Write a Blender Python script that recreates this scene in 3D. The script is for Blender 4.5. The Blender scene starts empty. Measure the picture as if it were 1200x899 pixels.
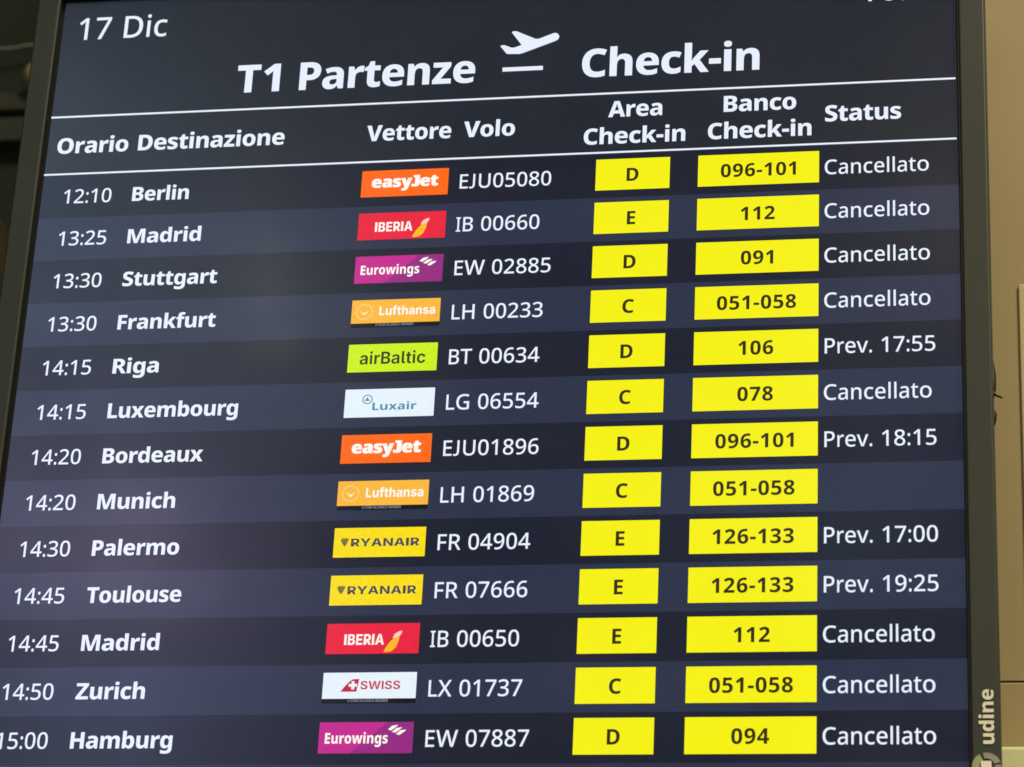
import bpy, math
from mathutils import Matrix, Vector

# ------------------------------------------------------------------ camera, light, exposure
scene = bpy.context.scene
col = scene.collection
S = 0.0357            # one flight row of the board, in metres
Z0 = 2.65             # height of the rule above the first flight row

cam_data = bpy.data.cameras.new("camera")
cam = bpy.data.objects.new("camera", cam_data)
col.objects.link(cam)
RIGHT = (0.98489202, -0.04709803, 0.16664179)
DOWN = (-0.02636072, 0.91031308, 0.41308016)
FWD = (-0.17115146, -0.41123215, 0.89531855)
def world_dir(a, k=1.0):
    return Vector((a[0] * k, a[2] * k, -a[1] * k))
rx, uy, bz = world_dir(RIGHT), world_dir(DOWN, -1), world_dir(FWD, -1)
mw = Matrix(((rx.x, uy.x, bz.x, 6.40434937 * S), (rx.y, uy.y, bz.y, -52.52283506 * S),
             (rx.z, uy.z, bz.z, Z0 - 29.23801437 * S), (0, 0, 0, 1)))
cam.matrix_world = mw
cam_data.sensor_width = 36.0
cam_data.lens = 36.0 * 3442.3 / 1200.0
cam_data.clip_start = 0.05
cam_data.clip_end = 200.0
cam_data.dof.use_dof = True
cam_data.dof.focus_distance = 2.13
cam_data.dof.aperture_fstop = 12.0
scene.camera = cam

world = bpy.data.worlds.new("World")
scene.world = world
world.use_nodes = True
bgn = world.node_tree.nodes["Background"]
bgn.inputs[0].default_value = (0.75, 0.80, 0.62, 1)
bgn.inputs[1].default_value = 0.035

def area(name, loc, target, sx, sy, power, color):
    d = bpy.data.lights.new(name, 'AREA')
    d.shape = 'RECTANGLE'; d.size = sx; d.size_y = sy; d.energy = power; d.color = color
    o = bpy.data.objects.new(name, d); col.objects.link(o)
    o.location = loc
    o.rotation_euler = (Vector(target) - Vector(loc)).to_track_quat('-Z', 'Y').to_euler()
    return o
area("ceiling_lamp", (2.6, -3.0, 7.6), (0.1, 0.0, 2.6), 2.0, 2.0, 760, (1.0, 0.88, 0.62))
area("lower_wall_fill", (0.3, -3.6, 1.9), (0.25, 0.2, 2.35), 0.9, 0.5, 34, (1.0, 0.90, 0.62))  # added fill light that lifts the lower tan wall, no real lamp
area("screen_tint_violet", (-2.05, -4.5, 4.12), (-0.42, 0, 2.36), 0.8, 0.45, 3.6, (0.82, 0.64, 1.0))  # added light, its reflection tints the lower left of the screen violet
area("screen_tint_blue", (-2.3, -4.5, 4.95), (-0.44, 0, 2.5), 0.8, 1.1, 4.6, (0.55, 0.78, 1.0))  # unseen light put in for a blue cast on the screen's left side
area("screen_tint_deep_blue", (-2.1, -4.5, 3.55), (-0.44, 0, 2.2), 0.9, 0.4, 3.2, (0.45, 0.62, 1.0))  # added so the bottom left rows pick up a deeper blue reflection
area("hall_lamp_small", (-1.60, -4.5, 4.82), (-0.3, 0, 2.55), 0.20, 0.18, 1.1, (0.95, 1.0, 0.85))
area("hall_lamp_warm", (0.06, -4.5, 4.90), (0.17, 0, 2.57), 0.20, 0.18, 0.8, (1.0, 0.86, 0.58))
area("screen_tint_low", (-0.15, -4.5, 4.2), (0.11, 0, 2.37), 0.4, 0.35, 0.6, (0.6, 0.75, 1.0))  # added light for a faint blue reflection on the lower right rows

scene.render.engine = 'CYCLES'
scene.view_settings.view_transform = 'Standard'
scene.view_settings.look = 'None'
scene.view_settings.exposure = 0.0
scene.view_settings.gamma = 1.0
scene.render.filter_size = 1.6
scene.cycles.filter_width = 1.6

# ------------------------------------------------------------------ materials
def lin(c):
    out = []
    for v in c:
        v /= 255.0
        out.append(v / 12.92 if v <= 0.04045 else ((v + 0.055) / 1.055) ** 2.4)
    return (*out, 1.0)

def lcd(name, rgb, grain=0.05, scale=420.0, strength=1.0):
    """lit pixels behind a matt anti-glare sheet"""
    m = bpy.data.materials.new(name); m.use_nodes = True
    nt = m.node_tree; b = nt.nodes["Principled BSDF"]
    b.inputs["Base Color"].default_value = (0.003, 0.003, 0.004, 1)
    b.inputs["Roughness"].default_value = 0.26
    b.inputs["Specular IOR Level"].default_value = 0.55
    tc = nt.nodes.new("ShaderNodeTexCoord")
    nz = nt.nodes.new("ShaderNodeTexNoise")
    nz.inputs["Scale"].default_value = scale; nz.inputs["Detail"].default_value = 3
    nt.links.new(tc.outputs["Object"], nz.inputs["Vector"])
    mr = nt.nodes.new("ShaderNodeMapRange")
    mr.inputs["From Min"].default_value = 0.25; mr.inputs["From Max"].default_value = 0.75
    mr.inputs["To Min"].default_value = strength * (1 - grain); mr.inputs["To Max"].default_value = strength * (1 + grain)
    nt.links.new(nz.outputs["Fac"], mr.inputs["Value"])
    sm = nt.nodes.new("ShaderNodeTexNoise"); sm.inputs["Scale"].default_value = 7.0; sm.inputs["Detail"].default_value = 6
    gp = nt.nodes.new("ShaderNodeNewGeometry"); nt.links.new(gp.outputs["Position"], sm.inputs["Vector"])
    sr = nt.nodes.new("ShaderNodeMapRange")
    sr.inputs["From Min"].default_value = 0.3; sr.inputs["From Max"].default_value = 0.7
    sr.inputs["To Min"].default_value = 0.16; sr.inputs["To Max"].default_value = 0.26
    nt.links.new(sm.outputs["Fac"], sr.inputs["Value"]); nt.links.new(sr.outputs["Result"], b.inputs["Roughness"])
    b.inputs["Emission Color"].default_value = lin(rgb)
    nt.links.new(mr.outputs["Result"], b.inputs["Emission Strength"])
    return m

def paint(name, rgb, rough=0.5, spec=0.4, var=0.12, scale=6.0, bump=0.0, bscale=300.0, fine=0.0):
    m = bpy.data.materials.new(name); m.use_nodes = True
    nt = m.node_tree; b = nt.nodes["Principled BSDF"]
    b.inputs["Roughness"].default_value = rough
    b.inputs["Specular IOR Level"].default_value = spec
    tc = nt.nodes.new("ShaderNodeTexCoord")
    nz = nt.nodes.new("ShaderNodeTexNoise"); nz.inputs["Scale"].default_value = scale; nz.inputs["Detail"].default_value = 5
    nt.links.new(tc.outputs["Object"], nz.inputs["Vector"])
    rp = nt.nodes.new("ShaderNodeValToRGB")
    rp.color_ramp.elements[0].position = 0.3; rp.color_ramp.elements[1].position = 0.7
    rp.color_ramp.elements[0].color = (*[c * (1 - var) for c in rgb], 1)
    rp.color_ramp.elements[1].color = (*[c * (1 + var) for c in rgb], 1)
    nt.links.new(nz.outputs["Fac"], rp.inputs["Fac"])
    nt.links.new(rp.outputs["Color"], b.inputs["Base Color"])
    if bump:
        n2 = nt.nodes.new("ShaderNodeTexNoise"); n2.inputs["Scale"].default_value = bscale
        nt.links.new(tc.outputs["Object"], n2.inputs["Vector"])
        bp = nt.nodes.new("ShaderNodeBump"); bp.inputs["Strength"].default_value = bump; bp.inputs["Distance"].default_value = 0.001
        nt.links.new(n2.outputs["Fac"], bp.inputs["Height"])
        nt.links.new(bp.outputs["Normal"], b.inputs["Normal"])
    return m

M = {}
M['head'] = lcd('lcd_header', (31, 36, 46), 0.06, 45)
M['dark'] = lcd('lcd_dark_row', (21, 26, 43), 0.07, 45)
M['light'] = lcd('lcd_light_row', (40, 47, 70), 0.06, 45)
M['white'] = lcd('lcd_white', (232, 239, 254), 0.02, 700)
M['yellow'] = lcd('lcd_yellow', (246, 241, 6), 0.03, 9)
M['ink'] = lcd('lcd_ink', (48, 40, 8), 0.05, 500)
M['black'] = lcd('lcd_black', (8, 8, 10), 0.05, 500)
M['grey'] = lcd('lcd_grey', (150, 155, 165), 0.05, 500)
M['orange'] = lcd('lcd_orange', (255, 104, 4), 0.05, 500)
M['red'] = lcd('lcd_red', (232, 28, 58), 0.05, 500)
M['magenta'] = lcd('lcd_magenta', (194, 36, 142), 0.05, 500)
M['purple'] = lcd('lcd_purple', (150, 37, 129), 0.05, 500)
M['amber'] = lcd('lcd_amber', (250, 184, 58), 0.05, 500)
M['amber2'] = lcd('lcd_pale_amber', (252, 208, 118), 0.05, 500)
M['cream'] = lcd('lcd_cream', (255, 248, 240), 0.03, 500)
M['lime'] = lcd('lcd_lime', (204, 240, 14), 0.05, 500)
M['green'] = lcd('lcd_dark_green', (44, 62, 22), 0.05, 500)
M['ice'] = lcd('lcd_ice', (231, 243, 252), 0.03, 500)
M['teal'] = lcd('lcd_teal', (58, 142, 168), 0.05, 500)
M['gold'] = lcd('lcd_gold', (250, 222, 8), 0.06, 500)
M['slate'] = lcd('lcd_slate', (62, 66, 88), 0.05, 500)
M['bronze'] = lcd('lcd_bronze', (150, 128, 40), 0.05, 500)
M['crimson'] = lcd('lcd_crimson', (196, 30, 66), 0.05, 500)
M['flame'] = lcd('lcd_flame', (255, 184, 22), 0.06, 500)
M['pink'] = lcd('lcd_pink', (250, 200, 190), 0.05, 500)
M['frame'] = paint('grey_painted_metal', (0.024, 0.028, 0.022), 0.45, 0.28, 0.07, 9, 0.025, 900)
M['rim'] = paint('matt_black_rim', (0.004, 0.004, 0.004), 0.6, 0.2, 0.2, 20)
M['logo_white'] = paint('cream_print', (0.60, 0.57, 0.45), 0.5, 0.3, 0.06, 40)
M['logo_olive'] = paint('olive_print', (0.24, 0.26, 0.14), 0.5, 0.3, 0.15, 60)
M['logo_grey'] = paint('grey_print', (0.20, 0.19, 0.16), 0.4, 0.4, 0.25, 60)
M['tan'] = paint('tan_cladding', (0.212, 0.162, 0.074), 0.45, 0.4, 0.06, 3.5, 0.05, 220)
M['pale'] = paint('pale_trim', (0.33, 0.265, 0.15), 0.5, 0.3, 0.05, 6)
M['ledge'] = paint('cream_ledge', (0.45, 0.44, 0.24), 0.5, 0.3, 0.05, 6)
M['hall'] = paint('dark_hall_wall', (0.012, 0.0155, 0.0105), 0.8, 0.2, 0.25, 2.5, 0.2, 60)
M['duct'] = paint('olive_duct', (0.024, 0.026, 0.016), 0.6, 0.3, 0.2, 8)
M['pipe'] = paint('pale_conduit', (0.16, 0.18, 0.14), 0.5, 0.4, 0.1, 20)
M['brown'] = paint('brown_casing', (0.055, 0.045, 0.026), 0.6, 0.3, 0.3, 30)
M['sand'] = paint('sand_fitting', (0.20, 0.165, 0.08), 0.6, 0.3, 0.25, 40)
M['rubber'] = paint('black_rubber', (0.010, 0.008, 0.007), 0.5, 0.3, 0.1, 60)
mb = bpy.data.materials.new('lit_bulb'); mb.use_nodes = True
mb.node_tree.nodes["Principled BSDF"].inputs["Emission Color"].default_value = (0.80, 0.9, 0.50, 1)
mb.node_tree.nodes["Principled BSDF"].inputs["Emission Strength"].default_value = 1.0
M['bulb'] = mb

# ------------------------------------------------------------------ letter shapes (units of 1/1000 em)
FONTS = {
 'regular': {
  ' ': (274, ''),
  '.': (217, '54,59 q54,98 q85,130 108,130 q131,130 q163,98 163,59 q163,21 q131,-14 108,-14 q85,-14 q54,21'),
  '0': (539, '495,358 q495,271 q471,135 q417,40 q330,-10 269,-10 q192,-10 q92,78 q44,243 44,358 q44,474 q88,638 q187,725 269,725 q345,725 q446,638 q495,474/142,358 q142,264 q167,140 q222,78 269,78 q315,78 q371,139 q396,264 396,358 q396,451 q371,575 q315,637 269,637 q222,637 q167,575 q142,451'),
  '1': (539, '349,0 252,0 252,475 q252,501 q253,543 q254,583 255,603 q241,587 q217,565 200,549 128,487 76,556 265,714 349,714'),
  '2': (539, '492,0 42,0 42,82 216,269 q267,323 q334,405 q368,480 368,525 q368,579 q306,635 258,635 q212,635 q139,599 100,566 47,635 q74,660 q138,700 q215,724 261,724 q325,724 q417,677 q467,592 467,533 q467,476 q424,378 q346,283 292,228 167,97 167,93 492,93'),
  '3': (539, '467,549 q467,500 q432,430 q369,385 327,376 327,372 q408,362 q488,275 488,203 q488,142 q433,45 q318,-10 227,-10 q173,-10 q82,8 41,29 41,124 q83,101 q180,77 224,77 q310,77 q385,146 385,207 q385,248 q344,300 q263,325 204,325 143,325 143,411 205,411 q260,411 q332,443 q368,499 368,536 q368,585 q307,637 254,637 q219,637 q162,621 q114,595 91,579 44,650 q80,680 q187,724 258,724 q362,724 q467,626'),
  '4': (539, '521,158 427,158 427,0 331,0 331,158 19,158 19,244 329,717 427,717 427,248 521,248/331,450 q331,473 q332,515 q334,552 q335,585 336,599 332,599 q324,580 q303,538 293,522 112,248 331,248'),
  '5': (539, '266,443 q332,443 q432,392 q487,298 487,230 q487,155 q427,47 q314,-10 233,-10 q180,-10 q89,10 57,29 57,124 q91,103 q188,77 231,77 q279,77 q348,108 q387,173 387,221 q387,286 q310,357 228,357 q202,357 q138,347 117,341 72,371 97,714 441,714 441,621 181,621 166,432 q182,435 q233,443'),
  '6': (539, '48,305 q48,366 q65,487 q105,594 q176,677 q284,724 363,724 q382,724 q432,720 447,715 447,628 q430,634 q387,639 364,639 q301,639 q217,597 q169,522 q147,424 144,368 150,368 q164,392 q205,430 q265,452 304,452 q362,452 q449,400 q497,302 497,232 q497,157 q444,48 q347,-10 280,-10 q232,-10 q148,28 q84,106 q48,225/279,77 q333,77 q401,152 401,232 q401,295 q341,370 282,370 q241,370 q181,333 q148,277 148,247 q148,217 q164,157 q197,107 q246,77'),
  '7': (539, '122,0 390,621 40,621 40,714 495,714 495,639 229,0'),
  '8': (539, '269,724 q359,724 q474,636 474,553 q474,510 q440,445 q382,397 348,378 q388,357 q454,304 q495,234 495,186 q495,126 q441,39 q341,-10 271,-10 q197,-10 q95,37 q44,122 44,183 q44,232 q81,303 q143,355 180,373 q148,393 q95,444 q65,510 65,554 q65,609 q118,684 q210,724/138,183 q138,135 q203,71 269,71 q333,71 q400,135 400,185 q400,218 q367,268 q309,308 271,323 257,330 q219,312 q166,270 q138,218/268,642 q221,642 q160,593 160,547 q160,514 q190,468 q241,434 272,420 q301,433 q349,467 q378,514 378,547 q378,593 q317,642'),
  '9': (539, '493,408 q493,328 q465,178 q396,59 q273,-10 178,-10 q159,-10 q109,-5 92,-1 92,87 q110,81 q154,75 175,75 q239,75 q323,117 q373,191 q395,290 397,345 391,345 q377,322 q335,284 q276,262 235,262 q178,262 q91,314 q44,411 44,481 q44,557 q98,666 q196,724 262,724 q311,724 q394,685 q458,607 q493,488/263,637 q209,637 q141,561 141,482 q141,418 q199,344 259,344 q300,344 q360,381 q394,437 394,467 q394,496 q378,557 q345,607 q295,637'),
  ':': (217, '54,58 q54,98 q86,130 108,130 q131,130 q163,98 163,58 q163,20 q131,-14 108,-14 q86,-14 q54,20/54,480 q54,520 q86,552 108,552 q131,552 q163,520 163,480 q163,441 q131,407 108,407 q86,407 q54,441'),
  'A': (645, '533,0 457,207 185,207 109,0 0,0 268,717 376,717 644,0/357,500 q353,509 q339,556 q325,606 321,620 q316,599 q305,553 q293,513 289,500 217,300 428,300'),
  'B': (573, '267,714 q388,714 q507,633 507,537 q507,494 q480,429 q428,387 391,379 391,374 q429,367 q491,330 q527,260 527,204 q527,139 q473,47 q375,0 306,0 82,0 82,714/281,415 q355,415 q411,471 411,524 q411,578 q344,626 270,626 176,626 176,415/176,329 176,88 291,88 q368,88 q428,157 428,212 q428,247 q401,300 q339,329 285,329'),
  'C': (619, '392,632 q340,632 q256,595 q198,523 q167,421 167,357 q167,272 q217,148 q317,82 393,82 q439,82 q521,99 561,113 561,21 q521,5 q436,-10 379,-10 q271,-10 q129,80 q58,246 58,358 q58,439 q102,573 q187,671 q312,724 393,724 q446,724 q548,702 589,681 550,592 q517,608 q438,632'),
  'D': (701, '644,365 q644,245 q558,82 q399,0 286,0 90,0 90,714 305,714 q410,714 q562,634 q644,480/537,362 q537,452 q481,568 q373,624 295,624 192,624 192,90 277,90 q407,90 q537,226'),
  'E': (506, '453,0 85,0 85,714 453,714 453,623 183,623 183,418 437,418 437,327 183,327 183,92 453,92'),
  'F': (488, '187,0 88,0 88,714 464,714 464,623 187,623 187,389 446,389 446,297 187,297'),
  'G': (687, '377,384 618,384 618,28 q564,9 q449,-10 378,-10 q275,-10 q131,78 q56,242 56,357 q56,469 q138,633 q294,724 405,724 q462,724 q565,702 608,682 572,592 q536,609 q448,632 401,632 q324,632 q216,564 q160,440 160,357 q160,275 q210,150 q314,81 397,81 q437,81 q496,90 520,97 520,292 377,292'),
  'H': (710, '620,0 518,0 518,326 191,326 191,0 89,0 89,714 191,714 191,418 518,418 518,714 620,714'),
  'I': (266, '236,0 29,0 29,61 93,83 93,630 29,653 29,714 236,714 236,653 173,630 173,83 236,61'),
  'J': (357, '175,714 268,714 268,205 q268,-12 85,-12 q45,-12 15,4 15,92 q48,72 85,72 q175,72 175,210'),
  'L': (470, '83,0 83,714 177,714 177,92 446,92 446,0'),
  'M': (898, '400,0 184,608 180,608 q182,588 q185,525 q187,451 187,413 187,0 92,0 92,714 242,714 446,142 450,142 657,714 806,714 806,0 705,0 705,419 q705,453 q707,524 q711,586 712,607 708,607 490,0'),
  'N': (748, '657,0 532,0 181,578 177,578 q179,555 q182,492 q185,422 185,387 185,0 91,0 91,714 215,714 565,138 569,138 q568,156 q565,219 q562,293 562,324 562,714 657,714'),
  'P': (560, '269,714 q397,714 q515,603 515,501 q515,456 q489,374 q429,309 q328,271 255,271 184,271 184,0 86,0 86,714/262,624 184,624 184,361 245,361 q301,361 q377,388 q415,448 415,497 q415,560 q341,624'),
  'R': (598, '281,714 q367,714 q478,669 q533,578 533,510 q533,455 q495,380 q435,333 400,319 588,0 471,0 310,289 190,289 190,0 89,0 89,714/277,625 190,625 190,377 281,377 q356,377 q429,441 429,505 q429,548 q396,600 q329,625'),
  'S': (531, '488,195 q488,132 q429,41 q317,-10 239,-10 q200,-10 q130,-2 q72,14 48,26 48,126 q86,108 q190,81 243,81 q290,81 q354,107 q386,154 386,186 q386,218 q357,263 q290,301 231,324 q173,347 q95,402 q56,482 56,538 q56,597 q113,680 q215,724 281,724 q339,724 q435,701 474,682 443,594 q406,610 q322,633 278,633 q238,633 q185,609 q159,566 159,538 q159,505 q187,461 q251,424 306,402 q364,379 q446,325 q488,251'),
  'T': (524, '312,0 212,0 212,622 12,622 12,714 512,714 512,622 312,622'),
  'U': (687, '605,257 q605,181 q547,59 q430,-10 340,-10 q214,-10 q82,136 82,258 82,714 181,714 181,258 q181,173 q263,81 345,81 q402,81 q473,126 q506,206 506,259 506,714 605,714'),
  'W': (934, '921,714 736,0 624,0 499,443 q493,462 q482,505 q472,548 q465,580 464,589 q463,580 q457,548 q447,505 q437,461 431,440 308,0 197,0 12,714 120,714 224,291 q229,269 q239,224 q248,179 q255,136 258,118 q261,139 q269,187 q279,238 q292,287 297,309 412,714 517,714 635,307 q642,284 q654,233 q665,183 q673,137 676,118 q679,143 q689,201 q703,262 710,291 814,714'),
  'X': (589, '586,0 468,0 293,296 115,0 4,0 233,371 18,714 133,714 295,444 457,714 569,714 354,370'),
  'a': (509, '264,548 q352,548 q439,459 439,365 439,0 372,0 354,76 351,76 q330,47 q286,8 q230,-10 190,-10 q147,-10 q79,25 q40,97 40,152 q40,234 q151,321 266,325 347,328 347,356 q347,418 q299,467 255,467 q219,467 q150,442 120,426 92,501 q125,521 q214,548/281,257 q199,253 q135,201 135,153 q135,111 q181,71 217,71 q272,71 q347,141 347,212 347,260'),
  'c': (462, '286,-10 q217,-10 q110,48 q50,171 50,266 q50,366 q114,490 q223,549 293,549 q333,549 q407,531 432,518 402,434 q378,444 q318,460 291,460 q244,460 q182,417 q152,331 152,267 q152,206 q182,121 q243,78 287,78 q329,78 q394,98 422,112 422,22 q395,7 q331,-10'),
  'e': (523, '270,549 q335,549 q428,489 q478,380 478,305 478,247 146,247 q148,164 q225,75 295,75 q342,75 q415,94 454,113 454,26 q417,7 q341,-10 289,-10 q218,-10 q109,52 q48,175 48,265 q48,355 q104,482 q204,549/270,467 q217,467 q155,393 149,325 382,325 q382,367 q357,431 q309,467'),
  'i': (242, '168,539 168,0 74,0 74,539/122,743 q143,743 q175,715 175,683 q175,651 q143,622 122,622 q99,622 q68,651 68,683 q68,715 q99,743'),
  'k': (497, '167,379 q167,360 q164,303 162,282 166,282 q171,290 q192,320 q214,352 222,362 369,539 477,539 286,309 490,0 379,0 222,242 167,190 167,0 73,0 73,760 167,760'),
  'l': (242, '168,0 74,0 74,760 168,760'),
  'n': (565, '320,549 q405,549 q495,455 495,351 495,0 401,0 401,336 q401,400 q353,462 301,462 q225,462 q168,364 168,272 168,0 74,0 74,539 149,539 162,466 167,466 q183,493 q231,530 q288,549'),
  'o': (586, '536,270 q536,203 q502,99 q438,27 q348,-10 292,-10 q240,-10 q151,27 q87,99 q51,203 51,270 q51,360 q109,484 q219,549 294,549 q366,549 q474,484 q536,360/154,270 q154,210 q183,121 q245,74 293,74 q342,74 q403,121 q432,210 432,270 q432,332 q403,417 q341,464 292,464 q220,464 q154,362'),
  'r': (347, '284,549 q297,549 q325,546 335,543 326,446 q315,449 q290,453 277,453 q253,453 q209,430 q174,387 q153,324 153,284 153,0 67,0 67,539 136,539 147,442 151,442 q164,472 q204,520 q255,549'),
  't': (339, '248,75 q267,75 q305,82 318,87 318,8 q303,0 q253,-10 227,-10 q188,-10 q123,20 q83,94 83,160 83,459 16,459 16,506 86,545 120,660 177,660 177,539 314,539 314,459 177,459 177,164 q177,119 q216,75'),
  'v': (479, '187,0 0,539 101,539 202,221 q209,202 q223,154 q234,109 237,93 240,93 q243,109 q255,154 q270,202 276,221 378,539 479,539 292,0'),
 },
 'semibold': {
  '-': (322, '28,204 28,332 294,332 294,204'),
  '0': (581, '541,357 q541,270 q514,135 q455,40 q359,-10 290,-10 q204,-10 q93,78 q40,242 40,357 q40,473 q88,637 q199,724 290,724 q376,724 q487,637 q541,473/195,357 q195,277 q213,170 q254,116 290,116 q327,116 q368,169 q386,277 386,357 q386,437 q368,544 q327,598 290,598 q254,598 q213,544 q195,437'),
  '1': (581, '423,0 266,0 266,405 q266,421 q266,469 q268,523 269,546 q255,530 q232,508 218,497 139,431 58,532 285,714 423,714'),
  '2': (581, '538,0 36,0 36,108 215,288 q269,344 q335,418 q364,478 364,512 q364,553 q312,593 274,593 q234,593 q162,556 119,520 34,621 q65,648 q135,695 q227,724 289,724 q359,724 q462,675 q519,588 519,531 q519,471 q473,374 q386,277 322,218 236,136 236,131 538,131'),
  '3': (581, '513,555 q513,505 q472,433 q402,387 359,376 359,373 q445,363 q534,278 534,204 q534,144 q473,47 q346,-10 245,-10 q180,-10 q83,10 38,29 38,161 q84,138 q184,114 227,114 q307,114 q370,167 370,212 q370,244 q337,286 q263,306 201,306 148,306 148,427 202,427 q258,427 q328,451 q360,495 360,523 q360,560 q307,598 263,598 q229,598 q170,581 q124,558 107,547 40,651 q82,681 q196,724 282,724 q392,724 q513,632'),
  '4': (581, '564,146 476,146 476,0 324,0 324,146 18,146 18,265 329,715 476,715 476,267 564,267/324,401 q324,417 q325,455 q326,490 q328,518 328,525 323,525 q314,504 q296,470 284,452 157,267 324,267'),
  '5': (581, '307,457 q371,457 q473,405 q531,306 531,234 q531,157 q467,47 q342,-10 249,-10 q190,-10 q90,10 52,29 52,160 q89,142 q194,115 239,115 q281,115 q341,139 q373,190 373,227 q373,279 q305,335 234,335 q206,335 q148,324 127,319 66,351 93,714 482,714 482,582 225,582 213,448 q230,451 q272,457'),
  '6': (581, '41,303 q41,364 q59,486 q104,593 q184,676 q309,724 399,724 q420,724 q477,719 496,716 496,592 q477,596 q428,602 397,602 q338,602 q257,569 q210,510 q187,430 185,382 191,382 q205,406 q244,444 q302,466 342,466 q405,466 q495,413 q544,311 544,239 q544,161 q485,49 q376,-10 301,-10 q246,-10 q152,27 q81,105 q41,223/298,115 q341,115 q393,174 393,236 q393,287 q348,345 301,345 q269,345 q222,316 q197,273 197,249 q197,225 q210,178 q234,139 q273,115'),
  '7': (581, '114,0 376,582 40,582 40,714 542,714 542,616 278,0'),
  '8': (581, '291,724 q393,724 q521,637 521,551 q521,508 q487,443 q430,395 393,377 q431,357 q499,305 q543,236 543,188 q543,130 q486,41 q375,-10 291,-10 q206,-10 q94,39 q39,127 39,186 q39,236 q75,305 q137,354 175,373 q143,393 q91,444 q60,510 60,552 q60,609 q120,685 q225,724/183,191 q183,153 q237,105 289,105 q343,105 q398,151 398,189 q398,216 q368,258 q322,289 298,300 284,307 q254,293 q209,260 q183,218/290,609 q255,609 q208,572 208,539 q208,516 q230,481 q268,454 291,442 q312,453 q350,479 q373,514 373,539 q373,572 q326,609'),
  '9': (581, '541,404 q541,315 q504,164 q421,52 q283,-10 184,-10 q162,-10 q106,-7 87,-3 87,122 q107,117 q151,112 177,112 q241,112 q324,145 q373,204 q395,285 397,331 391,331 q377,308 q338,270 q280,248 238,248 q177,248 q87,301 q38,403 38,475 q38,553 q97,665 q207,724 282,724 q336,724 q430,686 q501,608 q541,486/285,598 q241,598 q189,540 189,477 q189,427 q236,368 282,368 q314,368 q359,397 q385,441 385,465 q385,489 q373,536 q349,575 q311,598'),
  'C': (643, '398,594 q356,594 q288,561 q241,499 q216,411 216,355 q216,281 q258,175 q341,120 405,120 q452,120 q539,142 582,159 582,26 q538,7 q443,-10 386,-10 q273,-10 q126,81 q55,247 55,356 q55,437 q100,572 q187,670 q316,724 399,724 q453,724 q562,701 612,677 561,552 q524,569 q444,594'),
  'D': (733, '678,369 q678,247 q586,82 q419,0 304,0 84,0 84,714 322,714 q434,714 q593,635 q678,482/515,364 q515,439 q470,538 q383,586 318,586 241,586 241,129 303,129 q411,129 q515,246'),
  'E': (551, '499,0 84,0 84,714 499,714 499,586 241,586 241,435 482,435 482,307 241,307 241,129 499,129'),
  'K': (663, '663,0 485,0 304,297 241,252 241,0 84,0 84,714 241,714 241,389 q260,416 q302,470 323,496 488,714 662,714 416,397'),
  'L': (561, '84,0 84,714 241,714 241,129 529,129 529,0'),
  'a': (601, '319,557 q422,557 q531,459 531,364 531,0 423,0 393,74 389,74 q366,45 q317,7 q254,-10 208,-10 q160,-10 q84,27 q40,103 40,162 q40,248 q164,334 286,339 377,342 377,358 q377,406 q333,444 295,444 q258,444 q180,421 142,403 97,508 q140,531 q252,557/321,250 q252,247 q197,206 197,169 q197,135 q236,102 267,102 q314,102 q377,157 377,208 377,252'),
  'i': (301, '228,547 228,0 73,0 73,547/151,762 q185,762 q235,731 235,687 q235,646 q185,613 151,613 q116,613 q68,646 68,687 q68,731 q116,762'),
  'r': (449, '377,557 q393,557 q427,553 437,551 422,406 q411,408 q381,412 359,412 q337,412 q290,399 q251,368 q227,316 227,277 227,0 73,0 73,547 190,547 213,455 220,455 q236,484 q284,530 q344,557'),
  'u': (652, '579,547 579,0 460,0 440,70 432,70 q415,42 q361,6 q298,-10 264,-10 q206,-10 q118,32 q70,120 70,190 70,547 225,547 225,230 q225,172 q265,113 310,113 q354,113 q404,155 q424,234 424,292 424,547'),
  'x': (594, '193,279 19,547 194,547 297,375 401,547 577,547 399,279 585,0 409,0 297,184 185,0 10,0'),
 },
 'bold': {
  ' ': (260, ''),
  '-': (322, '26,200 26,336 296,336 296,200'),
  '1': (583, '434,0 265,0 265,389 q265,404 q265,453 q267,510 268,533 q255,518 q233,496 219,485 140,419 53,526 285,714 434,714'),
  'A': (705, '522,0 475,155 230,155 182,0 0,0 244,717 458,717 704,0/395,436 q390,452 q373,516 q357,584 352,605 q348,582 q332,518 q317,457 311,436 268,294 438,294'),
  'B': (668, '320,714 q470,714 q603,625 603,536 q603,490 q570,425 q516,386 485,379 485,374 q518,367 q580,332 q619,264 619,208 q619,143 q555,49 q436,0 353,0 82,0 82,714/326,433 q385,433 q431,477 431,513 q431,549 q377,585 319,585 250,585 250,433/250,308 250,131 336,131 q397,131 q446,182 446,221 q446,245 q425,284 q375,308 332,308'),
  'C': (645, '397,585 q357,585 q294,554 q250,494 q226,409 226,355 q226,283 q265,181 q345,129 405,129 q452,129 q540,152 584,169 584,27 q538,8 q443,-10 386,-10 q272,-10 q124,82 q53,247 53,356 q53,437 q98,571 q186,670 q315,724 399,724 q451,724 q563,700 614,676 560,543 q523,561 q443,585'),
  'D': (733, '680,370 q680,247 q588,82 q420,0 305,0 82,0 82,714 322,714 q436,714 q595,635 q680,482/505,364 q505,436 q463,531 q382,577 321,577 250,577 250,138 306,138 q408,138 q505,250'),
  'E': (551, '500,0 82,0 82,714 500,714 500,578 250,578 250,438 483,438 483,302 250,302 250,138 500,138'),
  'F': (534, '247,0 82,0 82,714 498,714 498,578 247,578 247,413 480,413 480,277 247,277'),
  'H': (760, '678,0 509,0 509,301 250,301 250,0 82,0 82,714 250,714 250,440 509,440 509,714 678,714'),
  'L': (568, '82,0 82,714 250,714 250,137 534,137 534,0'),
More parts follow.
